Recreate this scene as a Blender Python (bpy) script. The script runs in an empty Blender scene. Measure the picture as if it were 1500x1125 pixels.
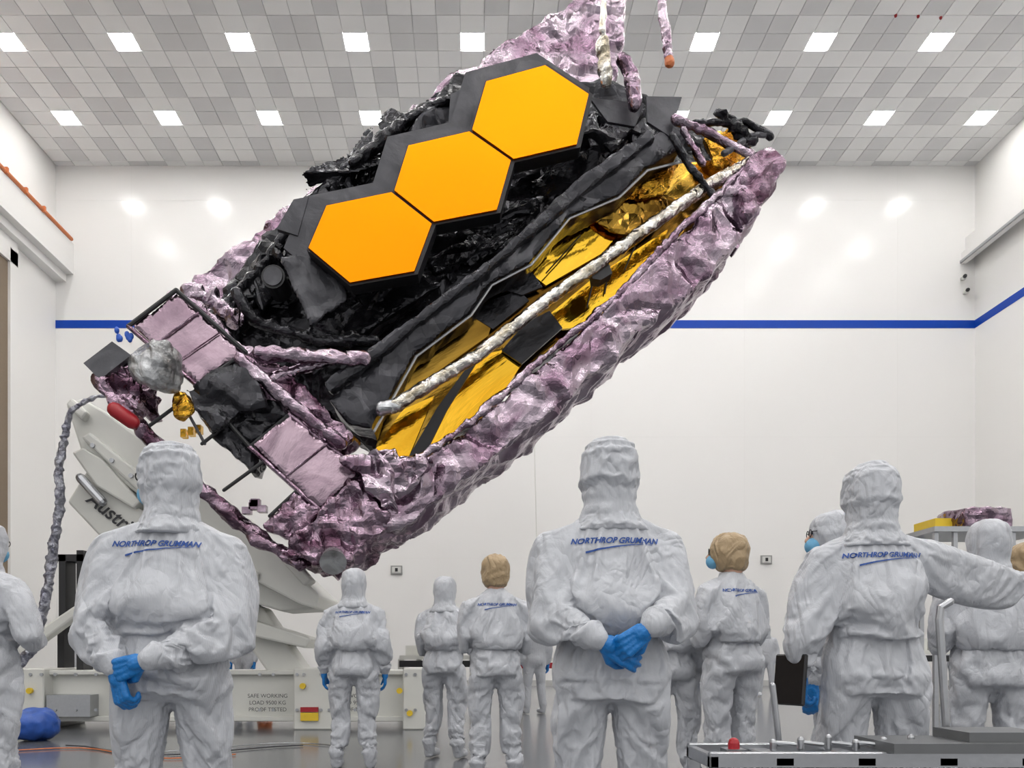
import bpy,bmesh,math,random
from mathutils import Vector,Matrix,noise
from mathutils.bvhtree import BVHTree
random.seed(4)
F=1200.0;VX=697.0;VY=960.0;CH=1.0
def P(px,py,d): return Vector(((px-VX)/F*d,d,CH+(VY-py)/F*d))
SC=bpy.context.scene; COL=SC.collection
SC.view_settings.view_transform='Standard'
# ------------------------------------------------ materials
def newmat(name):
    m=bpy.data.materials.new(name);m.use_nodes=True
    nt=m.node_tree; b=nt.nodes['Principled BSDF']; return m,nt,b
def N(nt,t,**k):
    n=nt.nodes.new(t)
    for a,v in k.items(): setattr(n,a,v)
    return n
def simple(name,col,rough=.5,metal=0,bump=0,bscale=20,var=0,emis=0):
    m,nt,b=newmat(name)
    b.inputs['Base Color'].default_value=(*col,1);b.inputs['Roughness'].default_value=rough;b.inputs['Metallic'].default_value=metal
    tc=N(nt,'ShaderNodeTexCoord')
    if bump or var:
        no=N(nt,'ShaderNodeTexNoise');no.inputs['Scale'].default_value=bscale;no.inputs['Detail'].default_value=4
        nt.links.new(tc.outputs['Object'],no.inputs['Vector'])
    if bump:
        bp=N(nt,'ShaderNodeBump');bp.inputs['Strength'].default_value=bump;bp.inputs['Distance'].default_value=.02
        nt.links.new(no.outputs['Fac'],bp.inputs['Height']);nt.links.new(bp.outputs['Normal'],b.inputs['Normal'])
    if var:
        mx=N(nt,'ShaderNodeMixRGB');mx.inputs['Color1'].default_value=tuple(c*(1-var) for c in col)+(1,)
        mx.inputs['Color2'].default_value=tuple(min(1,c*(1+var)) for c in col)+(1,)
        nt.links.new(no.outputs['Fac'],mx.inputs['Fac']);nt.links.new(mx.outputs['Color'],b.inputs['Base Color'])
    if emis:
        b.inputs['Emission Color'].default_value=(*col,1);b.inputs['Emission Strength'].default_value=emis
    return m
ANG=-.66
def foil(name,col,col2,rough=.2,metal=1,sc=2.5,st=.6,dist=.2,elong=(1.8,1,1),ang=ANG,facet=.0,fs=5,vs=1.6,p0=.38,p1=.60):
    m,nt,b=newmat(name);L=nt.links.new
    b.inputs['Roughness'].default_value=rough;b.inputs['Metallic'].default_value=metal
    tc=N(nt,'ShaderNodeTexCoord');mp=N(nt,'ShaderNodeMapping',vector_type='TEXTURE');mp.inputs['Rotation'].default_value=(0,ang,0);mp.inputs['Scale'].default_value=elong
    L(tc.outputs['Object'],mp.inputs['Vector'])
    nv=N(nt,'ShaderNodeTexNoise');nv.inputs['Scale'].default_value=vs;nv.inputs['Detail'].default_value=5;nv.inputs['Distortion'].default_value=1.2;L(mp.outputs[0],nv.inputs['Vector'])
    n=N(nt,'ShaderNodeTexNoise');n.inputs['Scale'].default_value=sc;n.inputs['Detail'].default_value=6;n.inputs['Roughness'].default_value=.6;n.inputs['Distortion'].default_value=.6
    L(mp.outputs[0],n.inputs['Vector'])
    bp=N(nt,'ShaderNodeBump');bp.inputs['Strength'].default_value=st;bp.inputs['Distance'].default_value=dist
    L(n.outputs['Fac'],bp.inputs['Height'])
    if facet:
        ad=N(nt,'ShaderNodeVectorMath',operation='MULTIPLY_ADD');ad.inputs[1].default_value=(.5,.5,.5)
        L(nv.outputs['Color'],ad.inputs[0]);L(mp.outputs[0],ad.inputs[2])
        g=N(nt,'ShaderNodeNewGeometry');cur=g.outputs['Normal']
        for s_,kk in((fs,facet),(fs*2.7,facet*.6)):
            v=N(nt,'ShaderNodeTexVoronoi');v.inputs['Scale'].default_value=s_;L(ad.outputs[0],v.inputs['Vector'])
            su=N(nt,'ShaderNodeVectorMath',operation='SUBTRACT');su.inputs[1].default_value=(.5,.5,.5);L(v.outputs['Color'],su.inputs[0])
            ma=N(nt,'ShaderNodeVectorMath',operation='MULTIPLY_ADD');ma.inputs[1].default_value=(kk*2,)*3
            L(su.outputs[0],ma.inputs[0]);L(cur,ma.inputs[2]);cur=ma.outputs[0]
        nm=N(nt,'ShaderNodeVectorMath',operation='NORMALIZE');L(cur,nm.inputs[0]);L(nm.outputs[0],bp.inputs['Normal'])
    L(bp.outputs[0],b.inputs['Normal'])
    cr=N(nt,'ShaderNodeValToRGB')
    cr.color_ramp.elements[0].position=p0;cr.color_ramp.elements[0].color=(*col2,1)
    cr.color_ramp.elements[1].position=p1;cr.color_ramp.elements[1].color=(*col,1)
    L(nv.outputs['Fac'],cr.inputs['Fac']);L(cr.outputs['Color'],b.inputs['Base Color'])
    return m
M={}
M['wall']=simple('wall_paint',(.80,.79,.775),.2,0,bump=.03,bscale=1.2)
M['wall'].node_tree.nodes['Principled BSDF'].inputs['Specular IOR Level'].default_value=.4
M['sidewall']=simple('side_wall_paint',(.83,.82,.80),.4,0,bump=.03,bscale=2)
M['blue']=simple('blue_stripe_paint',(.004,.05,.36),.4,0,var=.05)
M['blue'].node_tree.nodes['Principled BSDF'].inputs['Specular IOR Level'].default_value=.2
M['tile']=simple('ceiling_tile_white',(.93,.93,.925),.7,0,var=.02,bscale=1.5)
M['tilegrey']=simple('ceiling_tile_perforated',(.75,.75,.755),.7,0,var=.03,bscale=1.5)
M['seam']=simple('ceiling_grid',(.74,.74,.74),.6,var=.05)
M['lamp']=simple('lamp_diffuser',(1,.98,.96),.5,0,emis=52,var=.01)
M['floor']=simple('floor_epoxy',(.13,.135,.145),.16,0,var=.12,bscale=.8)
M['purple']=foil('purple_foil',(.45,.375,.435),(.20,.13,.18),.13,1,5,.4,.045,(1.6,1,1),facet=.09,fs=4,vs=1.8)
M['purpled']=foil('purple_foil_dark',(.37,.27,.34),(.09,.045,.07),.16,1,5,.5,.06,(1.2,1,1),facet=.15,fs=5,vs=2.5)
M['pinkpanel']=foil('pink_panel_foil',(.41,.31,.365),(.30,.215,.265),.2,1,2.5,.3,.05,(1.5,1,1),facet=.03,fs=3)
M['silver']=foil('silver_foil',(.70,.68,.64),(.34,.30,.23),.15,1,6,.5,.04,(2.0,1,1),facet=.16,fs=9,vs=4)
M['blackfoil']=foil('black_foil',(.040,.040,.046),(.008,.008,.010),.16,.6,3.5,.4,.05,(2.0,1,1),facet=.10,fs=3,vs=1.7)
M['blackbeam']=foil('black_beam_foil',(.040,.040,.047),(.016,.016,.019),.22,.5,3.5,.3,.035,(2.4,1,1),facet=.06,fs=2.2)
M['darkgrey']=foil('dark_grey_sheet',(.085,.085,.095),(.05,.05,.058),.4,.3,2,.4,.05,(1,1,1),ang=.4,facet=.06,fs=2.5)
M['black']=simple('black_matte',(.012,.012,.014),.5,0,var=.1)
M['gold']=simple('gold_mirror',(1,.270,.004),.3,1,var=.01,bscale=.4)
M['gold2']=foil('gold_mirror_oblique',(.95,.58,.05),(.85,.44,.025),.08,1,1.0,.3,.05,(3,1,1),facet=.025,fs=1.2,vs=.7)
M['goldfoil']=foil('gold_foil',(.9,.52,.06),(.30,.12,.01),.2,1,4,.7,.12,facet=.2)
M['bronze']=foil('gold_painted_reflection',(.50,.30,.05),(.12,.06,.01),.15,1,1.0,.3,.06,(3,1,1),facet=.05,fs=1.5,vs=1.0)  # gold mirror with reflected dark structure put into its colour
M['whitepaint']=simple('white_machine_paint',(.66,.66,.62),.4,0,bump=.03,bscale=6,var=.04)
M['steel']=simple('stainless_steel',(.42,.43,.45),.28,1,bump=.05,bscale=30,var=.1)
M['duct']=foil('duct_foil',(.45,.46,.51),(.20,.20,.25),.35,.8,7,.8,.1,(1,1,1),vs=9,facet=.3,fs=12)
M['bagplastic']=foil('clear_grey_bagging',(.45,.46,.47),(.20,.20,.20),.22,.6,4,.5,.08,(1,1,1),vs=3,facet=.12,fs=5)
M['anod']=simple('anodised_grey',(.16,.165,.17),.38,.6,var=.1)
M['red']=simple('red_plastic',(.35,.012,.02),.35,var=.1)
M['yellow']=simple('yellow_label',(.75,.52,.03),.5,var=.05)
M['orange']=simple('orange_pipe',(.55,.16,.05),.5,var=.1)
M['skin']=simple('skin',(.55,.33,.24),.5,var=.08,bscale=15)
M['mask']=simple('blue_mask',(.15,.4,.62),.7,bump=.2,bscale=60,var=.1)
M['glove']=simple('blue_nitrile_glove',(.004,.16,.47),.38,0,bump=.35,bscale=55,var=.2)
M['bluebag']=simple('blue_bag',(.02,.08,.35),.4,bump=.5,bscale=12,var=.3)
M['textblue']=simple('navy_print',(.010,.060,.27),.6,var=.05)
M['labeltext']=simple('black_print',(.03,.03,.035),.6,var=.05)
M['glass']=simple('screen_black',(.01,.01,.012),.12,var=.1)
def cloth(name,col,st=.35):
    m,nt,b=newmat(name);L=nt.links.new
    b.inputs['Roughness'].default_value=.55
    b.inputs['Sheen Weight'].default_value=.1
    tc=N(nt,'ShaderNodeTexCoord')
    mp=N(nt,'ShaderNodeMapping');mp.inputs['Scale'].default_value=(1,1,.55);L(tc.outputs['Object'],mp.inputs['Vector'])
    n0=N(nt,'ShaderNodeTexNoise');n0.inputs['Scale'].default_value=4.5;n0.inputs['Detail'].default_value=2;n0.inputs['Distortion'].default_value=1.6;L(mp.outputs[0],n0.inputs['Vector'])
    s1=N(nt,'ShaderNodeMath',operation='MULTIPLY_ADD');s1.inputs[1].default_value=2;s1.inputs[2].default_value=-1;L(n0.outputs['Fac'],s1.inputs[0])
    s2=N(nt,'ShaderNodeMath',operation='ABSOLUTE');L(s1.outputs[0],s2.inputs[0])
    n1=N(nt,'ShaderNodeTexNoise');n1.inputs['Scale'].default_value=15;n1.inputs['Detail'].default_value=5;n1.inputs['Distortion'].default_value=1.5;L(mp.outputs[0],n1.inputs['Vector'])
    br=N(nt,'ShaderNodeTexBrick');br.offset=0;br.inputs['Scale'].default_value=60;br.inputs['Mortar Size'].default_value=.04
    br.inputs['Brick Width'].default_value=.3;br.inputs['Row Height'].default_value=.3
    br.inputs['Color1'].default_value=(*col,1);br.inputs['Color2'].default_value=(*col,1);br.inputs['Mortar'].default_value=tuple(c*.86 for c in col)+(1,)
    sx=N(nt,'ShaderNodeSeparateXYZ');cx=N(nt,'ShaderNodeCombineXYZ');L(tc.outputs['Object'],sx.inputs[0]);L(sx.outputs['X'],cx.inputs['X']);L(sx.outputs['Z'],cx.inputs['Y'])
    L(cx.outputs[0],br.inputs['Vector']);L(br.outputs['Color'],b.inputs['Base Color'])
    b0=N(nt,'ShaderNodeBump');b0.inputs['Strength'].default_value=st;b0.inputs['Distance'].default_value=.05;L(s2.outputs[0],b0.inputs['Height'])
    bp=N(nt,'ShaderNodeBump');bp.inputs['Strength'].default_value=st;bp.inputs['Distance'].default_value=.02;L(b0.outputs[0],bp.inputs['Normal'])
    L(n1.outputs['Fac'],bp.inputs['Height']);L(bp.outputs['Normal'],b.inputs['Normal'])
    return m
M['suit']=cloth('cleanroom_suit_fabric',(.50,.515,.55),.5)
M['tanhood']=cloth('tan_hood_fabric',(.40,.29,.165),.9)
# ------------------------------------------------ mesh helpers
def obj(name,verts,faces,mat,parent=None,smooth=False):
    me=bpy.data.meshes.new(name);me.from_pydata([tuple(v) for v in verts],[],faces)
    bm=bmesh.new();bm.from_mesh(me);bmesh.ops.recalc_face_normals(bm,faces=bm.faces);bm.to_mesh(me);bm.free()
    if isinstance(mat,str):mat=M[mat]
    me.materials.append(mat)
    o=bpy.data.objects.new(name,me);COL.objects.link(o)
    if parent: adopt(o,parent)
    if smooth:
        for p in me.polygons:p.use_smooth=True
    return o
def empty(name,loc=(0,0,0)):
    e=bpy.data.objects.new(name,None);e.location=loc;e.empty_display_size=.2;COL.objects.link(e);return e
def adopt(o,e):
    o.parent=e;o.matrix_parent_inverse=Matrix.Translation(e.location).inverted()
class MB:
    def __init__(s):s.v=[];s.f=[]
    def add(s,v,f):
        n=len(s.v);s.v+=list(v);s.f+=[[i+n for i in q] for q in f];return s
    def box(s,a,b):
        x0,y0,z0=a;x1,y1,z1=b
        return s.add([Vector(c) for c in((x0,y0,z0),(x1,y0,z0),(x1,y1,z0),(x0,y1,z0),(x0,y0,z1),(x1,y0,z1),(x1,y1,z1),(x0,y1,z1))],
          [[0,3,2,1],[4,5,6,7],[0,1,5,4],[1,2,6,5],[2,3,7,6],[3,0,4,7]])
    def prism(s,front,t):
        n=len(front);tv=t if isinstance(t,Vector) else Vector((0,t,0))
        v=list(front)+[p+tv for p in front]
        return s.add(v,[list(range(n)),list(range(2*n-1,n-1,-1))]+[[i,(i+1)%n,n+(i+1)%n,n+i] for i in range(n)])
    def tube(s,pts,rad,n=10,fl=None,rnd=True):
        pts=[Vector(p) for p in pts]
        if not isinstance(rad,(list,tuple)):rad=[rad]*len(pts)
        P2=[];R2=[]
        if rnd:
            d=(pts[0]-pts[1]).normalized();
            P2+=[pts[0]+d*rad[0]*.9,pts[0]+d*rad[0]*.6];R2+=[rad[0]*.35,rad[0]*.78]
        P2+=pts;R2+=list(rad)
        if rnd:
            d=(pts[-1]-pts[-2]).normalized();P2+=[pts[-1]+d*rad[-1]*.6,pts[-1]+d*rad[-1]*.9];R2+=[rad[-1]*.78,rad[-1]*.35]
        up=Vector((0,1,0));t0=(P2[1]-P2[0]).normalized()
        if abs(t0.dot(up))>.9:up=Vector((1,0,0))
        v=[];m=len(P2)
        for i in range(m):
            t=(P2[min(i+1,m-1)]-P2[max(i-1,0)]).normalized()
            a=up-t*up.dot(t)
            if a.length<1e-4:a=Vector((1,0,0))-t*t.x
            a.normalize();b=t.cross(a);up=a
            for k in range(n):
                an=2*math.pi*k/n
                v.append(P2[i]+(a*math.cos(an)+b*math.sin(an))*R2[i])
        f=[[i*n+k,i*n+(k+1)%n,(i+1)*n+(k+1)%n,(i+1)*n+k] for i in range(m-1) for k in range(n)]
        f+=[list(range(n-1,-1,-1)),[(m-1)*n+k for k in range(n)]]
        return s.add(v,f)
    def loft(s,rings,n=20,sq=1.0):
        v=[]
        for (x,y,z,rx,ry) in rings:
            for k in range(n):
                an=2*math.pi*k/n;c=math.cos(an);q=math.sin(an)
                c=math.copysign(abs(c)**sq,c);q=math.copysign(abs(q)**sq,q)
                v.append(Vector((x+rx*c,y+ry*q,z)))
        m=len(rings)
        f=[[i*n+k,i*n+(k+1)%n,(i+1)*n+(k+1)%n,(i+1)*n+k] for i in range(m-1) for k in range(n)]
        f+=[list(range(n-1,-1,-1)),[(m-1)*n+k for k in range(n)]]
        return s.add(v,f)
    def ell(s,c,r,nu=14,nv=10):
        return s.loft([(c[0],c[1],c[2]-r[2]*math.cos(math.pi*(i+.3)/(nv+.6)),r[0]*math.sin(math.pi*(i+.3)/(nv+.6)),r[1]*math.sin(math.pi*(i+.3)/(nv+.6))) for i in range(nv+1)],nu)
    def xf(s,fn):
        s.v=[fn(v) for v in s.v];return s
    def make(s,name,mat,parent=None,smooth=False):return obj(name,s.v,s.f,mat,parent,smooth)
def ev(o):
    dg=bpy.context.evaluated_depsgraph_get();dg.update()
    me=bpy.data.meshes.new_from_object(o.evaluated_get(dg));mat=o.data.materials[0];o.modifiers.clear();o.data=me
    if not me.materials:me.materials.append(mat)
    return o
def remesh(o,vox,smooth_it=0,dec=None,disp=None,flat=False):
    md=o.modifiers.new('r','REMESH');md.mode='VOXEL';md.voxel_size=vox
    if smooth_it:
        ms=o.modifiers.new('s','SMOOTH');ms.factor=.5;ms.iterations=smooth_it
    ev(o);me=o.data
    if disp:
        nrm=[v.normal.copy() for v in me.vertices]
        for v,nn in zip(me.vertices,nrm): v.co=v.co+disp(v.co,nn)
    if dec:
        md=o.modifiers.new('d','DECIMATE');md.ratio=dec;ev(o)
    for p in o.data.polygons:p.use_smooth=not flat
    o.data.update()
    return o
_r=random.Random(77);DIRS=[]
for _k in range(7):
    _a=_r.uniform(0,math.pi);_v=Vector((math.cos(_a),_r.uniform(-.7,.7),math.sin(_a))).normalized();DIRS.append(_v)
def tri(x): x=x-math.floor(x);return abs(x-.5)*4-1
def crinkle(amp,f=1.0,hf=1.0):
    """crumpled sheet: planar facets with sharp creases (sum of folded triangle waves)"""
    A=(.42,.32,.26,.17*hf,.13*hf,.09*hf,.07*hf);Q=(.75,1.05,1.6,2.5,3.3,5.0,6.5)
    def fn(p,n):
        w=noise.noise_vector(p*(.55*f));w2=noise.noise_vector(p*(1.7*f)+Vector((3,1,7)))
        h=0
        for i in range(7):
            ph=(w[i%3]*1.9+w2[(i+1)%3]*.7)+i*.37
            h+=A[i]*tri(p.dot(DIRS[i])*Q[i]*f+ph)*(.55+.9*abs(w2[i%3]))
        return n*(amp*h)
    return fn
def iso(a1,s1,a2,s2):
    def fn(p,n):
        return n*(a1*noise.noise(p*s1)+a2*noise.noise(p*s2))
    return fn
def clothsim(o,pin,frames=14,shrink=-.16,ins=.03,bend=.45,ten=12,grav=.8):
    me=o.data;vg=o.vertex_groups.new(name='pin');orig=[v.co.copy() for v in me.vertices]
    for v in me.vertices:
        w=pin(v.co)
        if w>0:vg.add([v.index],w,'REPLACE')
    cm=me.copy()
    nr=[v.normal.copy() for v in me.vertices]
    for v,n in zip(cm.vertices,nr):v.co=v.co-n*ins
    c=bpy.data.objects.new('col',cm);COL.objects.link(c);
    dm=c.modifiers.new('d','DECIMATE');dm.ratio=.25;ev(c)
    c.modifiers.new('c','COLLISION');c.collision.thickness_outer=.003
    md=o.modifiers.new('cl','CLOTH');s=md.settings;s.quality=4;s.mass=.15;s.tension_stiffness=ten;s.compression_stiffness=ten;s.shear_stiffness=ten*.6;s.bending_stiffness=bend
    s.vertex_group_mass='pin';s.shrink_min=shrink;s.air_damping=2;s.effector_weights.gravity=grav
    md.collision_settings.distance_min=.004;md.collision_settings.collision_quality=1;md.collision_settings.use_self_collision=False
    md.point_cache.frame_start=1;md.point_cache.frame_end=frames
    for f in range(1,frames+1):SC.frame_set(f)
    ev(o);bpy.data.objects.remove(c);SC.frame_set(1)
    for v,c0 in zip(o.data.vertices,orig):
        if not ((v.co-c0).length<.25):v.co=c0
    return o
def pf(pts,d):
    out=[]
    for p in pts:
        dd=d(p[0],p[1]) if callable(d) else d
        if len(p)>2:dd+=p[2]
        out.append(P(p[0],p[1],dd))
    return out
def slab(name,pts,d,t,mat,parent,vox=None,cr=None,dec=.4,flat=True):
    o=MB().prism(pf(pts,d),t).make(name,mat,parent)
    if vox: remesh(o,vox,1,dec,crinkle(*(cr or (.06,1))),flat)
    return o
def text_mesh(body,size,shear=.0,bold=.0):
    cu=bpy.data.curves.new('t','FONT');cu.body=body;cu.size=size;cu.shear=shear;cu.align_x='CENTER';cu.offset=bold
    o=bpy.data.objects.new('t',cu);COL.objects.link(o)
    dg=bpy.context.evaluated_depsgraph_get();dg.update()
    me=bpy.data.meshes.new_from_object(o.evaluated_get(dg));bpy.data.objects.remove(o);return me
# ------------------------------------------------ people
def hand(f,n,w,curl,left,sc=1.0,spread=.06):
    f=f.normalized();n=(n-f*n.dot(f)).normalized();t=f.cross(n)*(-1 if left else 1)
    m=MB()
    def W(a,b,c):return w+(f*a+t*b+n*c)*sc
    m.tube([W(-.045,0,0),W(0,0,0),W(.02,0,0)],[.034*sc,.029*sc,.03*sc],10)
    offs=[.030,.010,-.010,-.029];L=[.072,.080,.075,.058]
    for i in range(4):
        m.tube([W(.012,offs[i]*.7,0),W(.095-.004*abs(i-1),offs[i],0)],[.016*sc,.0145*sc],8)
        a=0;p=(.095-.004*abs(i-1),offs[i],0);pts=[W(*p)]
        for s_,q in enumerate((.45,.30,.25)):
            a+=curl*(1,1.15,.8)[s_]*(1+.08*i)
            l=L[i]*q;p=(p[0]+l*math.cos(a),p[1]+spread*l*(1.5-i),p[2]+l*math.sin(a));pts.append(W(*p))
        m.tube(pts,[.0118*sc,.0108*sc,.0098*sc,.0088*sc],8)
    c2=min(curl,.7)
    m.tube([W(.018,.022,.004),W(.050,.050,.012+.01*c2),W(.082,.058-.015*c2,.02+.03*c2),W(.105,.054-.03*c2,.028+.04*c2)],[.016*sc,.0135*sc,.012*sc,.0095*sc],8)
    return m
HANG=lambda s:((.195*s,0,1.41),(.265*s,-.03,1.13),(.275*s,.05,.88),(0,.15,-1),(-s,0,0),.35)
FOLD=lambda s:((.195*s,0,1.41),(.245*s,.06,1.13),(-.02*s,.25,1.16+.03*s),(-s,.1,.0),(0,-1,0),.5)
def person(px,H=1.8,top=None,d=None,yaw=0,L=None,R=None,hood='suit',text=False,vox=.016,headyaw=0,legs=None,wid=1.0,seed=0,tz=1.455,tu=0,sim=True):
    if d is None:d=(H-1)*F/(VY-top)
    s=H/1.8;x0=(px-VX)/F*d
    Rz=Matrix.Rotation(yaw,4,'Z')
    G=lambda v:Rz@(Vector(v)*s)+Vector((x0,d,0))
    hi=vox<.0135
    L=L or HANG(-1);R=R or HANG(1)
    m=MB()
    m.loft([(0,-.005,.83,.10*wid,.09),(0,-.01,.87,.168*wid,.140),(0,-.02,.94,.190*wid,.158),(0,-.01,1.0,.187*wid,.150),(0,0,1.07,.176*wid,.138),(0,0,1.10,.184*wid,.144),(0,-.005,1.2,.194*wid,.148),(0,-.01,1.32,.210*wid,.150),(0,-.015,1.39,.205*wid,.132),(0,-.01,1.44,.165,.107),(0,-.005,1.48,.110,.085),(0,.005,1.54,.08,.08)],24,.88)
    for a in (L,R):
        S,Eb,Wr=[Vector(q) for q in a[:3]]
        S=Vector((S.x*wid,S.y,S.z))
        mid=S.lerp(Eb,.5);m2=Eb.lerp(Wr,.45)
        m.tube([Vector((S.x*.45,-.005,1.435)),S,mid,Eb,m2,Eb.lerp(Wr,.86),Wr],[.068,.087,.082,.074,.068,.058,.044],14)
    legs=legs or [((-.102,0,.90),(-.130,.02,.48),(-.150,-.02,.10),0),((.102,0,.90),(.130,.02,.48),(.150,-.02,.10),0)]
    for (a,k,an,ty) in legs:
        a,k,an=Vector(a),Vector(k),Vector(an)
        m.tube([a,a.lerp(k,.35),a.lerp(k,.65),k,k.lerp(an,.5),an+Vector((0,0,.06)),an],[.108,.100,.092,.082,.077,.075,.058],14)
    E=empty('cleanroom_technician',(x0,d,0))
    o=m.make('coverall','suit',None)
    rnd=random.Random(seed);ox=rnd.uniform(0,50)
    remesh(o,vox,4)
    if sim:
        Wl,Wr_=Vector(L[2]),Vector(R[2]);ank=[Vector(l[2]) for l in legs]
        def pin(p):
            w=0
            if (p-Wl).length<.06 or (p-Wr_).length<.06:return 1
            if p.z>1.47 and abs(p.x)<.1:return 1
            for a in ank:
                if (p-a).length<.08:return 1
            if abs(p.z-1.07)<.012 and abs(p.x)<.21 and -.165<p.y<.165:w=.5
            # inner leg seams keep the two trouser legs apart
            if p.z<.86 and abs(p.x)<.045:w=max(w,.6)
            return w
        for v in o.data.vertices:
            v.co+=v.normal*(.006*noise.noise(v.co*6+Vector((ox,0,0))))
        clothsim(o,pin)
        if hi:
            md=o.modifiers.new('s','SUBSURF');md.levels=1;ev(o)
        else:
            md=o.modifiers.new('s','SMOOTH');md.factor=.4;md.iterations=1;ev(o)
        for p in o.data.polygons:p.use_smooth=True
    me=o.data
    for v in me.vertices:v.co=G(v.co)
    me.update();adopt(o,E)
    b=MB()
    for (a,k,an,ty) in legs:
        an=Vector(an);fw=Vector((math.sin(-ty),math.cos(ty),0));zb=an.z-.10
        b.tube([an+Vector((0,0,.02)),Vector((an.x,an.y,zb+.058)),Vector((an.x,an.y,zb+.056))+fw*.1,Vector((an.x,an.y,zb+.045))+fw*.2],[.058,.056,.05,.042],12)
    b.xf(G);ob=b.make('shoe_covers','suit',E);remesh(ob,.014,2,None,iso(.006,12,.003,30))
    Hz=Matrix.Rotation(headyaw,4,'Z')
    h=MB();tan=hood!='suit'
    top=[(0,.01,1.60,.097,.107),(0,.015,1.64,.103,.122),(0,.018,1.69,.105,.127),(0,.016,1.735,.101,.120),(0,.012,1.768,.087,.101),(0,.01,1.790,.060,.070),(0,.01,1.80,.03,.035)]
    if tan: rr=[(0,.0,1.555,.080,.088)]+top
    else: rr=[(0,-.01,1.445,.150,.110),(0,-.01,1.475,.130,.104),(0,0,1.51,.108,.099),(0,.002,1.55,.094,.096)]+top
    h.loft(rr,24,.9);h.xf(lambda v:Hz@v)
    oh=h.make('hood',hood,None);remesh(oh,min(vox,.02)*.7,3)
    if hi:
        fwd=Hz@Vector((0,1,0))
        clothsim(oh,lambda p:1 if p.z<1.46 else (1 if abs(p.z-1.553)<.009 else (.6 if p.dot(fwd)>.09 else 0)),12,-.10,.012,.4,14,.35)
        md=oh.modifiers.new('s','SUBSURF');md.levels=1;ev(oh)
        for p in oh.data.polygons:p.use_smooth=True
        for v in oh.data.vertices:v.co=G(v.co)
    else:
        nr=[v.normal.copy() for v in oh.data.vertices]
        ka=.008 if tan else .005
        for v,nn in zip(oh.data.vertices,nr):
            q=v.co+Vector((ox,0,0))
            k=1-2.4*abs(noise.noise(Vector((q.x*20,q.y*20,q.z*6))));k2=1-2.4*abs(noise.noise(Vector((q.x*9,q.y*9,q.z*16+4))))
            v.co=G(v.co+nn*(ka*k+ka*k2+.002))
    oh.data.update();adopt(oh,E)
    if tan:
        bd=MB();pts=[Hz@Vector((.083*math.cos(a),.0+.092*math.sin(a),1.57)) for a in [i*math.pi/10 for i in range(21)]]
        bd.tube(pts,.008,8);bd.xf(G);bd.make('hood_elastic','tanhood',E,True)
    fc=MB()
    fc.ell((0,.055,1.66),(.072,.09,.095));fc.tube([(0,.14,1.675),(0,.162,1.645)],[.010,.014],8);fc.tube([(-.085,.03,1.66),(-.088,.03,1.64)],.014,8);fc.tube([(0,0,1.5),(0,.01,1.6)],.055,10)
    if tan: fc.tube([(0,-.01,1.48),(0,.0,1.6)],.066,12)
    fc.xf(lambda v:G(Hz@v));fc.make('face','skin',E,True)
    mk=MB();mk.ell((0,.125,1.615),(.062,.05,.05));mk.tube([(.055,.11,1.62),(.095,.0,1.65)],.004,6);mk.tube([(-.055,.11,1.62),(-.095,.0,1.65)],.004,6)
    mk.xf(lambda v:G(Hz@v));mk.make('mask','mask',E,True)
    gl=MB()
    for sx in(-1,1):
        gl.ell((.03*sx,.142,1.685),(.013,.008,.009),8,6)
    gl.xf(lambda v:G(Hz@v));gl.make('eyes','labeltext',E,True)
    gs=MB()
    for sx in(-1,1):
        pts=[(.032*sx+.026*math.cos(a),.152,1.683+.02*math.sin(a)) for a in [i*math.pi/6 for i in range(13)]]
        gs.tube(pts,.0025,6);gs.tube([(.058*sx,.15,1.69),(.098*sx,.04,1.69)],.0025,6)
    gs.xf(lambda v:G(Hz@v));gs.make('glasses','black',E)
    for a,lf,nm in ((L,True,'left_glove'),(R,False,'right_glove')):
        w=Vector(a[2]);f=Vector(a[3]).normalized()
        hm=hand(f,Vector(a[4]),w+f*.028,a[5],lf)
        hm.xf(G);og=hm.make(nm,'glove',E)
        remesh(og,.0042 if hi else .009,1,None,None)
    if text:
        bv=BVHTree.FromPolygons([v.co for v in me.vertices],[list(p.vertices) for p in me.polygons])
        dr=(Rz@Vector((0,1,0))).normalized()
        def proj(u,z):
            og_=G((u,-1,z));h_=bv.ray_cast(og_,dr)
            return (h_[0]-dr*.005) if h_[0] else G((u,-.16,z))
        tm=text_mesh('NORTHROP GRUMMAN',.0285,.35,.0010)
        obj('back_print',[proj(v.co.x+tu,tz-.06+v.co.y) for v in tm.vertices],[list(p.vertices) for p in tm.polygons],'textblue',E)
        vs=[];fs=[];n=18
        for i in range(n+1):
            t=i/n;u=-.105+.24*t+tu;z=tz-.094+.030*(1-(1-t)**2);w=.003*(1-t)+.0008
            vs+=[proj(u,z-w),proj(u,z+w)]
        for i in range(n):fs.append([2*i,2*i+2,2*i+3,2*i+1])
        obj('back_swoosh',vs,fs,'textblue',E)
    return E,G,o
person(893,1.8,640,yaw=0,vox=.0125,text=True,seed=1,headyaw=-.1,wid=1.04,
  L=((-.2,0,1.41),(-.235,-.10,1.18),(-.085,-.25,1.055),(.85,.05,-.45),(.1,1,.1),.35),
  R=((.2,0,1.41),(.235,-.10,1.20),(.10,-.27,1.10),(-.75,-.05,-.55),(-.1,1,0),.75))
person(252,1.8,648,yaw=.18,vox=.0125,text=True,seed=2,headyaw=.75,tu=-.04,
  L=((-.2,0,1.41),(-.27,-.08,1.14),(-.155,-.20,.96),(.25,-.1,-1),(.7,.7,0),.75),
  R=((.2,0,1.41),(.25,-.10,1.15),(-.03,-.262,.985),(-.9,.25,-.3),(-.1,1,0),.9))
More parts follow.
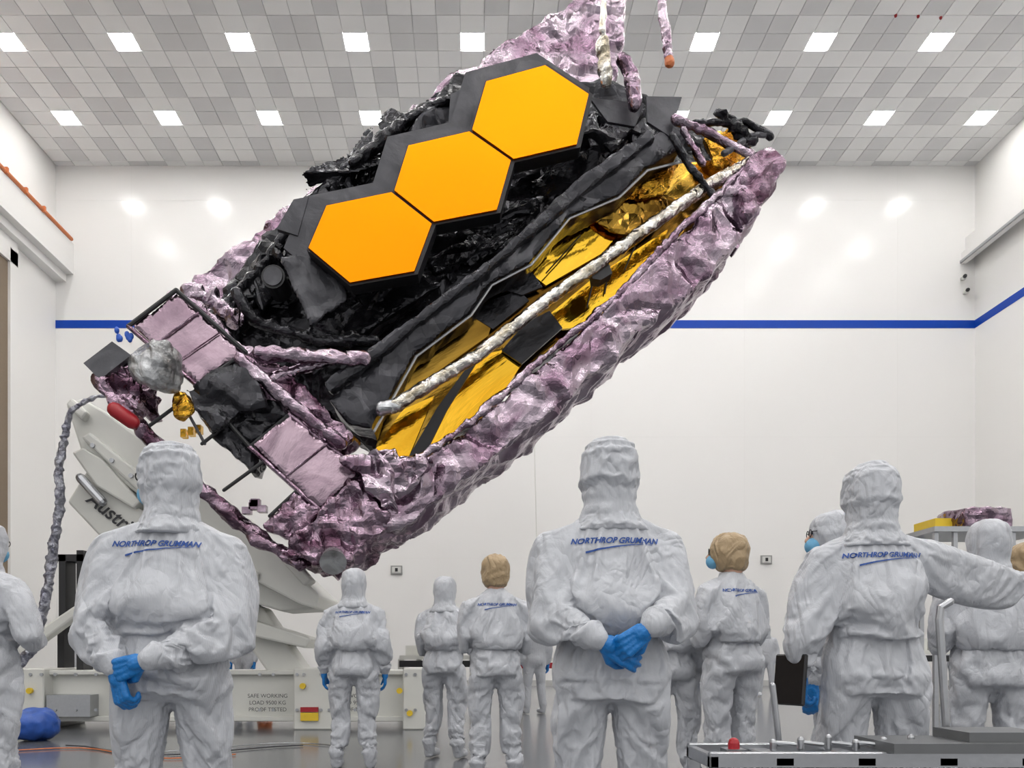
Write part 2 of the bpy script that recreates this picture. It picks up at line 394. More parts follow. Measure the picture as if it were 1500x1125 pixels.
_,G9,_=person(1278,1.8,678,yaw=-.05,vox=.013,text=True,seed=3,
  L=((-.2,0,1.41),(-.285,-.06,1.14),(-.30,-.02,.93),(.05,.1,-1),(1,.1,0),.8),
  R=((.2,0,1.42),(.48,.08,1.36),(.75,.2,1.31),(.9,.3,-.2),(0,0,-1),.3))
tb=empty('tablet_computer',G9((-.335,-.05,.82)))
t=MB().box((-.010,-.085,-.105),(.010,.07,.105));Rt=Matrix.Rotation(.5,4,'Z')@Matrix.Rotation(.1,4,'Y')
bt=G9((-.360,-.055,.90));t.xf(lambda v:Rt@v+bt);o=t.make('tablet','glass',tb);md=o.modifiers.new('b','BEVEL');md.width=.006
person(518,1.76,833,yaw=0,vox=.020,seed=4,text=True)
person(651,1.76,845,yaw=-.3,vox=.021,seed=5,L=FOLD(-1),R=FOLD(1))
person(726,1.79,814,yaw=.1,vox=.020,seed=6,hood='tanhood',text=True,L=FOLD(-1),R=FOLD(1))
person(1072,1.87,783,yaw=.45,vox=.020,seed=7,hood='tanhood',text=True,L=FOLD(-1),R=FOLD(1),headyaw=.8)
person(985,1.72,d=6.3,yaw=-.2,vox=.022,seed=8)
person(1228,1.77,d=4.4,yaw=.9,vox=.021,seed=9,headyaw=.5)
person(1450,1.77,762,yaw=-.2,vox=.020,seed=10,L=FOLD(-1),R=FOLD(1))
person(1512,1.74,d=5.4,yaw=.6,vox=.022,seed=11,hood='tanhood')
person(-26,1.78,d=4.75,yaw=-.2,vox=.020,seed=12,L=HANG(-1),R=((.2,0,1.41),(.33,-.03,1.2),(.22,.18,1.08),(-.6,.8,0),(-1,-.5,0),.5))
for (px,d,yw,sd) in ((108,22,3.0,20),(358,16,2.8,21),(783,14,.3,22),(1122,20,2.9,23),(1408,21,.5,24),(1425,23,2.6,25),(1388,22.5,3.3,26)):
    person(px,1.75,d=d,yaw=yw,vox=.035,seed=sd,sim=False)
# ------------------------------------------------ room
D=27.0;XL=-13.85;XR=16.45;ZC=1+(VY-243)/F*D;Y0=-3.5
MB().box((XL-.3,D,0),(XR+.3,D+.3,ZC+.3)).make('wall_back','wall')
MB().box((XL-.3,Y0,0),(XL,D,ZC+.3)).make('wall_left','sidewall')
MB().box((XR,Y0,0),(XR+.3,D,ZC+.3)).make('wall_right','sidewall')
MB().box((XL-.3,Y0-8,-.2),(XR+.3,D+.3,0)).make('floor','floor')
MB().box((XL-.3,Y0,ZC+.03),(XR+.3,D+.3,ZC+.3)).make('ceiling','seam')
T=.61;lx=-.09;ly=1200*(ZC-1)/(VY-62)
tw=MB();tg=MB();lp=MB()
i0=int((XL-lx)/T)-1;i1=int((XR-lx)/T)+1;j0=int((Y0-ly)/T);j1=int((D-ly)/T)+1
for i in range(i0,i1+1):
    for j in range(j0,j1+1):
        x=lx+i*T;y=ly+j*T;h=T/2-.009
        a=max(x-h,XL);b=min(x+h,XR);c=max(y-h,Y0);e=min(y+h,D)
        if b-a<.05 or e-c<.05:continue
        I=i%5;J=j%5
        if I==0 and J==0:
            lp.box((a+.02,c+.02,ZC+.004),(b-.02,e-.02,ZC+.03));continue
        g=(I in(1,4) and J in(2,3)) or (I in(2,3) and J in(0,4))
        (tg if g else tw).box((a,c,ZC),(b,e,ZC+.03))
tw.make('ceiling_tiles','tile');tg.make('ceiling_perforated_tiles','tilegrey');lp.make('ceiling_light_panels','lamp')
b=MB()
for q in ((1312,22),(1345,23),(1378,25)):
    dd=F*(ZC-1)/(VY-q[1]);c=P(q[0],q[1],dd);b.tube([c+Vector((0,0,-.03)),c+Vector((0,0,.02))],.035,10)
b.make('ceiling_beacons','red')
zs=1+(VY-475)/F*D
MB().box((XL,D-.012,zs-.13),(XR,D,zs+.13)).make('trim_1','blue')
MB().box((XR-.012,4,zs-.13),(XR,D-.012,zs+.13)).make('trim_2','blue')
s=MB()
for z in (4.2,8.2,16): s.box((XL,D-.004,z-.006),(XR,D,z+.006))
for k in range(6): x=XL+5.05*k+2.5; s.box((x-.005,D-.004,0),(x+.005,D,ZC))
s.make('trim_3',simple('wall_seam',(.74,.73,.71),.5,var=.03))
MB().box((XL,D-.03,0),(XR,D,.18)).make('baseboard_back',simple('base_grey',(.45,.45,.44),.5,var=.05))
e=empty('door_track_beam',(XL+.3,20,14))
MB().box((XL,2,13.55),(XL+.6,D,14.55)).box((XL,2,13.3),(XL+.35,D,13.55)).make('beam','sidewall',e)
MB().tube([(XL+.62,4,14.62),(XL+.62,D-.2,14.62)],.06).make('pipe','orange',e)
b=MB()
for k in range(20): b.box((XL+.5,6+k,14.55),(XL+.70,6.08+k,14.72))
b.make('pipe_brackets','orange',e)
e=empty('door_track_beam',(XR-.3,20,14))
MB().box((XR-.32,2,14.2),(XR,D,14.75)).box((XR-.45,2,13.9),(XR-.3,D,14.25)).make('beam','sidewall',e)
MB().box((XR-.5,2,13.92),(XR-.44,D,14.0)).make('rail','steel',e)
MB().box((XL+.005,5,0),(XL+.08,24.1,12.6)).make('door_1',simple('door_brown',(.20,.15,.10),.5,var=.1))
MB().box((XL,24.1,0),(XL+.16,24.5,13.0)).box((XL,5,12.6),(XL+.16,24.5,13.3)).make('trim_4','sidewall')
OF=simple('outlet_frame',(.3,.3,.29),.4,.3);OW=simple('outlet_face',(.6,.6,.58),.4)
def wallbox(px,py,w,h,nm='wall_outlet'):
    c=P(px,py,D);e=empty(nm,(c.x,D-.03,c.z))
    MB().box((c.x-w/2,D-.06,c.z-h/2),(c.x+w/2,D,c.z+h/2)).make('plate',OF,e)
    MB().box((c.x-w*.38,D-.075,c.z-h*.36),(c.x+w*.38,D-.06,c.z+h*.36)).make('face',OW,e)
    MB().box((c.x-w*.12,D-.09,c.z-h*.2),(c.x+w*.12,D-.075,c.z+h*.2)).make('socket','black',e)
wallbox(581,835,.38,.28);wallbox(1122,820,.36,.28)
def wallcam(px,py):
    c=P(px,py,D-.12);e=empty('security_camera',c)
    MB().box(c+Vector((-.06,-.05,-.02)),c+Vector((.06,.11,.06))).tube([c,c+Vector((-.12,-.25,-.04))],.06).make('housing','whitepaint',e)
    MB().tube([c+Vector((-.12,-.25,-.04)),c+Vector((-.15,-.32,-.06))],.062).make('lens','black',e)
wallcam(1412,408);wallcam(1416,428)
e=empty('hanging_cord',P(784,700,20))
MB().tube([P(782,600,20),P(784,700,20),P(786,790,20)],.012,6).make('cord','whitepaint',e)
# ------------------------------------------------ telescope
TE=empty('space_telescope',(0,11,2))
df=lambda px,py:10.0+.0016*(px-542)
def dfo(o):return lambda px,py:df(px,py)+o
slab('rear_sunshield_pallet',[(262,450),(285,405),(330,372),(420,300),(520,236),(600,160),(655,116),(725,74),(790,26),(850,-5),(880,-50),(918,-50),(912,60),(905,110),(880,150),(700,230),(500,380),(350,490)],dfo(1.9),.7,'purple',TE,.045,(.09,1.0))
slab('black_insulated_body',[(318,470),(345,395),(400,330),(430,290),(510,234),(560,192),(650,148),(700,128),(770,112),(880,120),(960,155),(1010,175),(1090,205),(1110,235),(1040,300),(880,440),(700,590),(590,680),(540,650),(500,620),(440,580),(345,500)],dfo(1.05),1.1,'blackfoil',TE,.045,(.15,.75,.6),.3)
zones=[((355,430),(520,260)),((440,520),(600,430)),((330,470),(420,380)),((520,480),(850,250)),((870,200),(980,170)),((520,240),(650,160))]
k=0
for (a,b2) in zones:
    for i in range(6):
        t=random.random();cx=a[0]+(b2[0]-a[0])*t+random.uniform(-18,18);cy=a[1]+(b2[1]-a[1])*t+random.uniform(-16,16)
        an=math.atan2(-91,117)+random.uniform(-.35,.35);l=random.uniform(35,85);w=random.uniform(12,24)
        if a[0]>860 or a[0]==330:l*=.5
        ca,sa=math.cos(an),math.sin(an)
        q=[(cx+ca*u*l-sa*v*w,cy+sa*u*l+ca*v*w,random.uniform(-.2,.2)) for u,v in((-1,-1),(0,-1.2),(1,-1),(1.1,.6),(.2,1.1),(-1,1))]
        slab('black_blanket_%d'%k,q,dfo(.8),.05,random.choice(['blackfoil','blackfoil','blackbeam']),TE,.03,(.045,1.4,.6),.3);k+=1
hexes=[[(450,363),(477,300),(574,280),(634,327),(608,398),(512,415)],
       [(576,279),(597,212),(688,191),(750,234),(729,308),(635,326)],
       [(690,190),(711,118),(799,94),(864,137),(846,212),(752,234)]]
for k,h in enumerate(hexes):
    cx=sum(p[0] for p in h)/6;cy=sum(p[1] for p in h)/6
    g=lambda sc,ox=0,oy=0:[(cx+(p[0]-cx)*sc+ox,cy+(p[1]-cy)*sc+oy) for p in h]
    MB().prism(pf(g(1.19,-17,-3),dfo(.32)),.1).make('segment_shroud_%d'%k,'darkgrey',TE)
    MB().prism(pf(g(1.03,2,2),dfo(.04)),.25).make('segment_backplane_%d'%k,'black',TE)
    MB().prism(pf(g(.98),dfo(0)),.04).make('mirror_segment_%d'%k,'gold',TE)
slab('shroud_flap',[(410,378),(440,368),(505,418),(508,438),(455,476)],dfo(.25),.05,'darkgrey',TE,.03,(.03,1.4,.5))
slab('shroud_flap_b',[(405,335),(430,292),(452,288),(436,345)],dfo(.3),.08,'darkgrey',TE)
slab('shroud_flap_c',[(660,138),(700,120),(690,170),(655,205)],dfo(.4),.06,'darkgrey',TE)
slab('backplane_beam',[(480,585),(545,530),(600,468),(680,420),(740,368),(860,270),(930,208),(965,188),(1000,212),(945,246),(905,286),(832,316),(775,384),(716,414),(686,458),(606,518),(560,600),(545,628),(510,620)],dfo(.1),.55,'blackbeam',TE,.04,(.045,1.1,.5),.3)
edge=[(548,632),(572,590),(610,522),(690,462),(720,418),(778,388),(834,320),(906,290),(948,250),(994,238)]
MB().tube(pf(edge,dfo(.08)),.018,6).make('beam_edge_strip','steel',TE)
slab('beam_ridge',[(470,560),(560,496),(640,436),(720,376),(850,258),(950,186),(962,200),(862,276),(735,380),(650,446),(575,506),(482,576)],dfo(-.02),.2,'blackbeam',TE,.035,(.035,1.2,.5),.3)
def plate(nm,pts,off,mat,t=.05):
    MB().prism(pf(pts,dfo(off)),t).make(nm,mat,TE)
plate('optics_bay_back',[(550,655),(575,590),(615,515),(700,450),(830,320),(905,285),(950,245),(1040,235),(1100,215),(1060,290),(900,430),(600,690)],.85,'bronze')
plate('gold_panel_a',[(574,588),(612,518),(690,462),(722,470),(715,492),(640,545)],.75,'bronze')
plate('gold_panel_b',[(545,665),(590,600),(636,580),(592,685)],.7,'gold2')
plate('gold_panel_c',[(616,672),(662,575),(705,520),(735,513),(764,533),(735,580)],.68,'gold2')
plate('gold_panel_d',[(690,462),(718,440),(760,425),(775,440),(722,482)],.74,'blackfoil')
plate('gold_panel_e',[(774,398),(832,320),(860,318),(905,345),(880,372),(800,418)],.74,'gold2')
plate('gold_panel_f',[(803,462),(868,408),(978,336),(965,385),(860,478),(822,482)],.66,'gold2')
slab('gold_panel_g',[(893,298),(945,250),(994,238),(975,282),(915,296)],dfo(.5),.06,'goldfoil',TE,.035,(.05,2.0))
slab('gold_panel_h',[(1030,200),(1070,185),(1092,215),(1078,250),(1050,245)],dfo(.5),.1,'goldfoil',TE,.035,(.05,2.5))
plate('gold_panel_i',[(722,420),(770,385),(795,420),(765,432)],.7,'blackfoil')
plate('gold_divider',[(586,690),(640,598),(690,530),(702,524),(655,600),(618,675)],.62,'black')
for a,b2 in (((870,408),(860,450)),((930,362),(915,395)),((850,345),(800,400)),((892,392),(886,430))):
    MB().tube([P(a[0],a[1],df(*a)+.62),P(b2[0],b2[1],df(*b2)+.62)],.010,6).make('gold_seam','black',TE)
slab('hinge_block',[(865,385),(890,380),(897,400),(880,410),(868,408)],dfo(.0),.2,'black',TE)
slab('painted_dark_reflection',[(862,318),(905,290),(975,282),(1000,295),(945,345),(905,345)],dfo(.6),.06,'bronze',TE,.04,(.04,1.4))  # dark reflection in the gold mirrors, modelled as a coloured slab
plate('dark_panel_low',[(735,513),(768,474),(805,455),(824,480),(764,533)],.6,'blackbeam')
def crumple_tube(nm,pts,rad,mat,par,vox=.024,cr=(.03,2.2),dec=.4,d=dfo(0),flat=True):
    o=MB().tube(pf(pts,d) if d else pts,rad,12).make(nm,mat,par)
    return remesh(o,vox,1,dec,crinkle(*cr),flat)
crumple_tube('secondary_mirror_boom',[(572,598),(700,520),(800,440),(870,392),(960,325),(1040,270),(1100,238)],.085,'silver',TE,cr=(.017,3),vox=.02)
crumple_tube('boom_pivot',[(560,600),(585,592)],.09,'steel',TE)
slab('front_sunshield_pallet',[(535,668),(572,676),(612,680),(690,622),(800,524),(900,442),(975,362),(1030,308),(1085,250),(1110,222),(1136,220),(1150,238),(1128,280),(1100,330),(1080,352),(1040,402),(1000,436),(935,482),(905,520),(860,556),(830,585),(760,642),(680,700),(600,770),(566,782),(545,720)],dfo(-.15),1.3,'purple',TE,.033,(.10,1.05,.85),.35)
crumple_tube('pallet_upper_lip',[(600,682),(690,618),(800,520),(900,438),(975,358),(1030,304),(1090,248)],.05,'purple',TE,d=dfo(-.15),cr=(.04,1.8))
for i in range(24):
    t=i/23+random.uniform(-.01,.01);px=590+t*490;py=768-t*412
    a=random.uniform(4,8)
    q=[(px-a,py-4),(px+a*.2,py-a),(px+a,py+2),(px+2,py+a)]
    slab('pallet_latch_%d'%i,q,dfo(random.uniform(-.1,.3)),.25,'purpled',TE)
slab('pallet_tip',[(1085,245),(1110,218),(1138,218),(1150,238),(1125,290),(1100,320),(1080,300)],dfo(-.25),1.0,'purpled',TE,.035,(.08,1.4))
slab('lower_foil_skirt',[(415,812),(455,760),(530,690),(556,728),(572,775),(530,800),(505,825),(455,828)],dfo(-.2),1.3,'purpled',TE,.03,(.12,1.5))
slab('lower_foil_gather',[(500,672),(560,655),(600,672),(640,668),(600,715),(560,745),(530,700)],dfo(-.3),.4,'purple',TE,.028,(.1,1.8))
b=MB().tube([P(488,816,9.75),P(488,824,9.62)],[.13,.16],16,rnd=False);b.make('thruster_nozzle','bagplastic',TE)
crumple_tube('folded_mast',[(912,88),(925,110),(930,152)],.10,'purple',TE)
crumple_tube('silver_clip',[(882,60),(888,120)],.09,'silver',TE)
crumple_tube('silver_clip_b',[(885,5),(882,50)],.05,'silver',TE)
plate('fin_a',[(864,143),(944,152),(930,185),(890,178)],.2,'darkgrey')
plate('fin_b',[(947,141),(999,142),(982,200),(948,178)],.1,'darkgrey')
crumple_tube('upper_strut_a',[(990,175),(1040,195),(1100,228)],.065,'purple',TE)
crumple_tube('upper_strut_b',[(1000,190),(1030,240)],.045,'purple',TE)
crumple_tube('upper_strut_c',[(1015,180),(1090,178),(1130,200)],.05,'blackfoil',TE)
crumple_tube('upper_strut_d',[(1055,165),(1085,195),(1100,205)],.07,'blackfoil',TE,cr=(.07,3))
crumple_tube('upper_strut_e',[(985,200),(1010,245),(1045,285)],.05,'blackfoil',TE,d=dfo(-.1))
crumple_tube('upper_strut_f',[(1060,225),(1100,200),(1128,196)],.04,'darkgrey',TE)
crumple_tube('body_strut_a',[(318,460),(380,395),(440,310),(520,232)],.07,'blackbeam',TE,d=dfo(.8))
crumple_tube('body_strut_b',[(345,430),(370,470),(470,500),(550,500)],.08,'blackfoil',TE,d=dfo(.6))
crumple_tube('body_strut_c',[(520,238),(600,172),(660,145)],.08,'blackfoil',TE,d=dfo(.7),cr=(.05,2))
c=P(400,405,df(400,405)+.5)
MB().tube([c,c+Vector((0,.4,0))],.15,20,rnd=False).make('sensor_port','black',TE)
MB().tube([c+Vector((0,-.02,0)),c+Vector((0,.1,0))],.12,20,rnd=False).make('sensor_glass','darkgrey',TE)
slab('bus_panel_upper',[(192,476),(258,428),(356,516),(288,562)],dfo(-.05),.25,'pinkpanel',TE,.04,(.010,1.0,.4),.5)
slab('bus_panel_lower',[(368,650),(424,608),(530,690),(468,745)],dfo(-.1),.25,'pinkpanel',TE,.04,(.010,1.0,.4),.5)
MB().tube(pf([(420,697),(478,650)],dfo(-.13)),.012,6).tube(pf([(225,506),(290,458)],dfo(-.08)),.012,6).tube(pf([(255,533),(322,487)],dfo(-.08)),.008,6).make('panel_seams','purpled',TE)
slab('bus_panel_end',[(382,770),(430,720),(470,745),(440,800)],dfo(-.1),.3,'purpled',TE,.03,(.05,2))
for a,b2,r,m in (((188,478),(258,425),.03,'black'),((258,425),(360,516),.03,'black'),((286,566),(352,522),.03,'black'),((188,478),(290,566),.03,'purpled'),
    ((366,655),(424,608),.03,'black'),((470,748),(530,690),.03,'black'),((366,655),(470,748),.035,'purpled'),((424,608),(530,692),.035,'purpled'),
    ((217,625),(262,592),.025,'black'),((296,650),(345,612),.025,'black'),((328,718),(386,676),.025,'black'),((395,756),(442,712),.025,'black'),
    ((240,540),(300,650),.02,'darkgrey'),((350,560),(372,610),.03,'black'),((288,566),(366,655),.03,'black')):
    MB().tube(pf([a,b2],dfo(-.05)),r*.9,8).make('bus_frame_bar',m,TE)
crumple_tube('bus_outer_rail',[(150,560),(228,650),(300,720),(382,792),(440,825)],.10,'purpled',TE,cr=(.06,2))
slab('bus_bag',[(272,572),(300,545),(340,522),(372,545),(392,600),(350,602),(345,612),(308,632),(285,600)],dfo(-.15),.5,'blackfoil',TE,.03,(.09,1.3,.7),.3)
slab('bus_bag_lower',[(310,640),(345,612),(400,585),(420,610),(372,650),(368,690),(340,665)],dfo(.0),.5,'blackfoil',TE,.03,(.09,1.3,.7),.3)
slab('strut_foil_block',[(330,520),(400,520),(440,560),(520,640),(490,660),(410,600),(350,560)],dfo(.05),.5,'purpled',TE,.03,(.09,1.6))
crumple_tube('pink_strut_a',[(380,518),(450,522),(535,525)],.09,'purple',TE,d=dfo(-.05))
crumple_tube('pink_strut_b',[(350,525),(420,585),(500,650)],.08,'purple',TE,d=dfo(-.1))
crumple_tube('pink_strut_c',[(380,560),(440,540),(520,520)],.06,'purple',TE,d=dfo(.1))
crumple_tube('left_foil_fringe',[(258,440),(290,450),(340,510),(365,520)],.09,'purple',TE,d=dfo(.2),cr=(.07,2.2))
crumple_tube('left_foil_fringe_b',[(280,430),(310,440),(345,470)],.11,'purple',TE,d=dfo(.6),cr=(.07,2.2))
slab('solar_panel',[(122,532),(164,500),(192,520),(146,556)],dfo(-.1),.1,'darkgrey',TE)
slab('foil_cluster',[(142,565),(180,530),(215,570),(200,598),(165,592)],dfo(-.1),.5,'purpled',TE,.026,(.12,2.2))
dc=P(230,542,df(228,542)-.2)
o=MB().loft([(0,0,-.36,.03,.03),(0,0,-.26,.18,.18),(0,0,-.05,.29,.29),(0,0,.06,.31,.31),(0,0,.16,.2,.2),(0,0,.2,.05,.05)],18)
Rm=Matrix.Rotation(math.radians(38),4,'Y')@Matrix.Rotation(.5,4,'X')
o.xf(lambda v:Rm@Vector((v.x,v.y,-v.z))+dc);o=o.make('star_tracker_cover','bagplastic',TE);remesh(o,.025,0,.5,crinkle(.04,2.2),True)
o=MB().ell(P(268,595,df(268,595)-.1),(.12,.12,.17)).make('gold_knob','goldfoil',TE);remesh(o,.02,0,.5,crinkle(.04,3),True)
MB().tube(pf([(168,600),(194,618)],dfo(-.15)),.085,12).make('red_cover','red',TE,True)
b=MB()
for i in range(8): b.ell(P(182+random.uniform(-12,12),490+random.uniform(-7,7),df(180,490)),(.03,.03,.04),8,5)
b.make('blue_connector_cluster',simple('blue_connector',(.02,.1,.5),.4),TE)
b=MB()
for i in range(5):
    cc=P(375+random.uniform(-14,14),740+random.uniform(-10,10),df(375,740)-.1);b.box(cc-Vector((.05,.05,.04)),cc+Vector((.05,.05,.04)))
b.make('bracket_cluster','purple',TE)
b=MB()
for k in range(3): b.box(P(264+k*11,640-k*3,9.9),P(272+k*11,628-k*3,9.9)+Vector((0,.1,0)))
b.make('gold_connectors','goldfoil',TE)
HS=empty('hanging_foil_strap',P(975,60,10))
crumple_tube('strap',[(964,-60),(970,10),(979,82)],.06,'purple',HS,d=lambda x,y:10.4)
o=crumple_tube('tip',[(979,82),(981,94)],.05,'orange',HS,d=lambda x,y:10.4)
# ------------------------------------------------ handling fixture
FX=empty('tilting_support_fixture',(-4,11.5,0))
def fx(nm,pts,d,t,mat='whitepaint'):
    o=MB().prism(pf(pts,d),t).make(nm,mat,FX)
    md=o.modifiers.new('b','BEVEL');md.width=.03;md.segments=2;return o
fx('adapter_plate',[(96,592),(118,583),(150,600),(232,660),(330,740),(468,872),(462,892),(440,886),(372,850),(225,742),(118,660)],10.5,1.5)
fx('adapter_rim',[(118,640),(130,632),(240,720),(380,840),(375,852),(225,742)],10.42,.2)
fx('adapter_lip',[(95,592),(104,582),(128,604),(120,616)],10.4,.4)
fx('labelled_arm',[(98,735),(126,690),(215,752),(330,850),(300,880),(200,812),(150,790)],10.55,.9)
fx('inner_arm',[(104,662),(122,655),(150,672),(205,735),(195,745),(140,712)],10.45,.3)
fx('lower_yoke',[(300,820),(372,850),(455,885),(462,892),(410,895),(360,880),(360,905),(455,935),(448,950),(360,930),(300,900)],10.9,.8)
fx('pylon_leg',[(330,870),(385,890),(440,972),(450,985),(392,985),(360,940)],11.2,.5)
fx('pylon_leg_b',[(225,880),(275,880),(240,985),(180,985)],11.4,.5)
fx('diag_strut',[(22,945),(122,878),(126,892),(30,962)],11.2,.2)
fx('gusset',[(415,825),(430,818),(458,850),(445,858)],10.4,.3)
MB().tube(pf([(118,700),(150,735)],lambda x,y:10.4),.06,10).make('hydraulic_cylinder','steel',FX)
b=MB()
for i in range(9):
    t=i/8;cc=P(135+t*225,652+t*178,10.40);b.tube([cc,cc+Vector((0,.05,0))],.03,10,rnd=False)
b.make('adapter_bolts','steel',FX)
zt=P(0,982,11.2).z;zb=.05
def X(px,d):return (px-VX)/F*d
b=MB()
for (xa,xb) in ((20,165),(165,626),):
    x0,x1=X(xa,11.2),X(xb,11.2)
    b.box((x0,11.25,zb+.1),(x1,12.0,zt-.05));b.box((x0,11.15,zt-.06),(x1,12.1,zt));b.box((x0,11.15,zb+.05),(x1,12.1,zb+.12))
o=b.make('base_beam','whitepaint',FX);md=o.modifiers.new('b','BEVEL');md.width=.01
b=MB()
for xa,w in ((20,44),(430,58),(165,30),(590,34)):
    x0,x1=X(xa,11),X(xa+w,11);b.box((x0,11.0,0),(x1,12.2,zt+.03));
o=b.make('base_posts','whitepaint',FX);md=o.modifiers.new('b','BEVEL');md.width=.015
b=MB()
for xa in (30,44,60,435,445,470,482,595,608,380,400,80,110,140,520,545):
    for yy in (988,1040):
        cc=P(xa,yy,10.98);b.tube([cc,cc+Vector((0,.04,0))],.022,8,rnd=False)
b.make('bolts','steel',FX)
b=MB();b.box(P(68,1050,11.0),P(132,1018,11.0)+Vector((0,.3,0)));b.make('control_box','steel',FX)
MB().box(P(440,1056,10.96),P(466,1044,10.96)+Vector((0,.03,0))).make('yellow_label','yellow',FX)
MB().box(P(440,1043,10.96),P(466,1036,10.96)+Vector((0,.03,0))).make('red_label','red',FX)
for q in ((443,1005),(585,1012),(42,1012),(600,1045)):
    cc=P(q[0],q[1],10.94);MB().tube([cc,cc+Vector((0,.05,0))],.04,14,rnd=False).make('round_label','yellow',FX)
for xx in (392,520):
    for r,tx in enumerate(('SAFE WORKING','LOAD 9500 KG','PROOF TESTED')):
        me=text_mesh(tx,.075);bs=P(xx,1022+r*10,11.13)
        obj('stencil_text',[bs+Vector((v.co.x,0,v.co.y)) for v in me.vertices],[list(p.vertices) for p in me.polygons],'labeltext',FX)
b=MB()
b.box(P(86,922,11.6),P(96,812,11.6)+Vector((0,.3,0)));b.box(P(112,922,11.6),P(122,806,11.6)+Vector((0,.3,0)));b.box(P(84,822,11.6),P(126,812,11.6)+Vector((0,.3,0)));b.box(P(84,985,11.6),P(94,922,11.6)+Vector((0,.3,0)));b.box(P(112,985,11.6),P(122,922,11.6)+Vector((0,.3,0)))
b.make('black_mast_frame','black',FX)
me=text_mesh('Austrich',.26,.2,.004);a=math.radians(-38)
vs=[]
base=P(165,765,10.52)
for v in me.vertices:
    x,y=v.co.x,v.co.y;vs.append(base+Vector((x*math.cos(a)-y*math.sin(a),0,x*math.sin(a)+y*math.cos(a))))
obj('arm_lettering',vs,[list(p.vertices) for p in me.polygons],'labeltext',FX)
DU=empty('flexible_air_duct',P(70,860,10.5))
crumple_tube('hose',[(158,578),(125,586),(102,605),(95,640),(86,680),(88,740),(78,800),(72,850),(62,900),(48,950),(25,978)],[.025,.03,.04,.05,.055,.055,.06,.06,.07,.07,.06],'duct',DU,.018,(.03,4),.6,d=lambda x,y:10.25)
BB=empty('blue_equipment_bag',P(45,1080,9.5))
cc=P(48,1078,9.6);o=MB().ell((cc.x,cc.y,.19),(.32,.28,.19)).make('bag','bluebag',BB);remesh(o,.03,0,None,iso(.05,5,.02,14))
CB=empty('floor_cables',(-3,8.5,0))
for k in range(3):
    pts=[];x=-5.0+k*.5;y=8.3+.25*k
    for i in range(11):
        pts.append((x+i*.26,y+.45*math.sin(i*.6+k*1.7),.013))
    MB().tube(pts,.007,6).make('cable',('orange','labeltext','steel')[k],CB,True)
# ------------------------------------------------ benches at the far side
def bench(x0,x1,y,z,mat2):
    e=empty('equipment_bench',((x0+x1)/2,y,0))
    b=MB().box((x0,y,z-.08),(x1,y+.8,z))
    for k in range(5):
        x=x0+(x1-x0)*k/4;b.box((x-.03,y+.05,0),(x+.03,y+.1,z-.08)).box((x-.03,y+.7,0),(x+.03,y+.75,z-.08))
    b.make('frame','whitepaint',e);MB().box((x0,y-.02,z-.22),(x1,y+.02,z-.1)).make('rail',mat2,e)
    b=MB();x=x0+.1
    while x<x1-.4:
        w=random.uniform(.2,.5);h=random.uniform(.1,.35);b.box((x,y+.2,z),(x+w,y+.6,z+h));x+=w+random.uniform(.05,.4)
    b.make('instruments','whitepaint',e)
bench(X(585,15.5),X(690,15.5),15.5,1.0,'black');bench(X(735,17),X(860,17),17,.95,'red');bench(X(1340,16),X(1600,16),16,1.1,'black')
cn=P(388,985,13.2);e=empty('traffic_cone',(cn.x,cn.y,0))
MB().loft([(cn.x,cn.y,0,.2,.2),(cn.x,cn.y,.04,.2,.2),(cn.x,cn.y,.05,.13,.13),(cn.x,cn.y,.75,.03,.03)],14).make('cone','orange',e)
e=empty('wrapped_crate_rack',P(1450,760,8))
o=MB().box(P(1412,772,8),P(1485,742,8)+Vector((0,.5,0))).make('wrapped_crate','purple',e);remesh(o,.02,0,.5,crinkle(.03,3),True)
MB().box(P(1370,772,8.2),P(1410,759,8.2)+Vector((0,.4,0))).make('yellow_case','yellow',e)
b=MB()
zt2=P(0,772,8).z
for xx in(1372,1400,1485,1540):
    for yy in(8,8.6):b.box((X(xx,8)-.02,yy,0),(X(xx,8)+.02,yy+.04,zt2))
b.box((X(1365,8),7.95,zt2-.05),(X(1545,8),8.7,zt2));b.make('rack_frame','steel',e)
# ------------------------------------------------ foreground cart lower right
CT=empty('instrument_cart',(1.5,2.5,0))
d=2.5;zz=P(0,1102,d).z
b=MB()
x0,x1=X(1040,d),X(1560,d)
b.box((x0,2.5,zz-.05),(x1,2.53,zz));b.box((x0,2.75,zz-.05),(x1,2.78,zz));b.box((x0,2.5,zz-.05),(x0+.03,2.78,zz-.01))
for xx in (x0+.2,x0+.45,x0+.7,x0+.95): b.box((xx,2.5,zz-.045),(xx+.06,2.78,zz-.015))
for xx in (x0,x1-.04):
    for yy in(2.5,2.75):b.box((xx,yy,0),(xx+.04,yy+.03,zz-.05))
b.box((x0,2.5,.2),(x1,2.78,.23))
o=b.make('frame','steel',CT);md=o.modifiers.new('b','BEVEL');md.width=.004
MB().box((X(1300,d),2.46,zz),(X(1500,d),2.72,zz+.03)).box((X(1420,d),2.5,zz+.03),(X(1540,d),2.7,zz+.06)).make('tray','anod',CT)
b=MB();
for k in range(9):
    xx=X(1150+k*42,d);b.tube([(xx,2.6,zz),(xx,2.6,zz+.02+.008*(k%3))],.011,10);b.tube([(xx,2.6,zz+.02),(xx+.06,2.58,zz+.015)],.007,8)
b.make('fittings','steel',CT)
kx=X(1090,d);MB().tube([(kx,2.6,zz),(kx,2.6,zz+.018)],.018,14).make('red_knob','red',CT)
MB().box((X(1075,d),2.57,zz-.02),(X(1105,d),2.64,zz)).make('knob_mount','steel',CT)
b=MB()
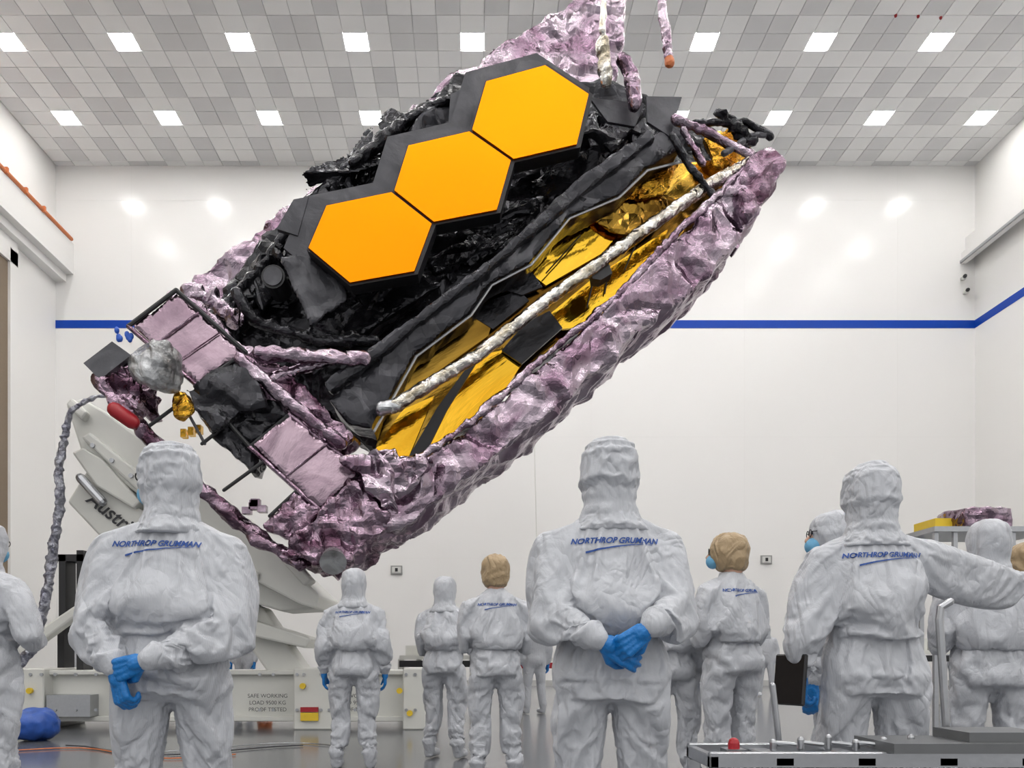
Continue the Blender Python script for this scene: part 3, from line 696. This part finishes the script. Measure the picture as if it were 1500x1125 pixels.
b.tube([(X(1398,d+.2),2.74,zz),(X(1386,d+.2),2.74,1.12),(X(1388,d+.2),2.74,1.16),(X(1402,d+.2),2.74,1.18)],.013,10)
b.tube([(X(1148,d+.2),2.74,zz),(X(1138,d+.2),2.74,.9)],.01,10)
b.make('handle_posts','steel',CT)
# ------------------------------------------------ world + camera
w=bpy.data.worlds.new('World');SC.world=w;w.use_nodes=True
nt=w.node_tree;bg=nt.nodes['Background'];tc=N(nt,'ShaderNodeTexCoord');sp=N(nt,'ShaderNodeSeparateXYZ');cr=N(nt,'ShaderNodeValToRGB')
nt.links.new(tc.outputs['Generated'],sp.inputs[0]);nt.links.new(sp.outputs['Z'],cr.inputs['Fac'])
cr.color_ramp.elements[0].position=0;cr.color_ramp.elements[0].color=(.42,.42,.42,1);cr.color_ramp.elements[1].position=.42;cr.color_ramp.elements[1].color=(1,.985,.965,1)
nz=N(nt,'ShaderNodeTexNoise');nz.inputs['Scale'].default_value=3.5;nz.inputs['Detail'].default_value=1;nt.links.new(tc.outputs['Generated'],nz.inputs['Vector'])
c2=N(nt,'ShaderNodeValToRGB');c2.color_ramp.elements[0].position=.38;c2.color_ramp.elements[0].color=(.62,.62,.63,1);c2.color_ramp.elements[1].position=.6;c2.color_ramp.elements[1].color=(1,1,1,1)
nt.links.new(nz.outputs['Fac'],c2.inputs['Fac'])
mx=N(nt,'ShaderNodeMixRGB',blend_type='MULTIPLY');mx.inputs['Fac'].default_value=1;nt.links.new(cr.outputs[0],mx.inputs['Color1']);nt.links.new(c2.outputs[0],mx.inputs['Color2']);nt.links.new(mx.outputs[0],bg.inputs[0])
bg.inputs[1].default_value=1.75
cam=bpy.data.cameras.new('camera');co=bpy.data.objects.new('camera',cam);COL.objects.link(co)
co.location=(0,0,CH);co.rotation_euler=(math.radians(90),0,0)
cam.sensor_width=36;cam.sensor_fit='HORIZONTAL';cam.lens=F/1500*36;cam.shift_x=(750-VX)/1500;cam.shift_y=(VY-562.5)/1500
cam.clip_end=200;SC.camera=co
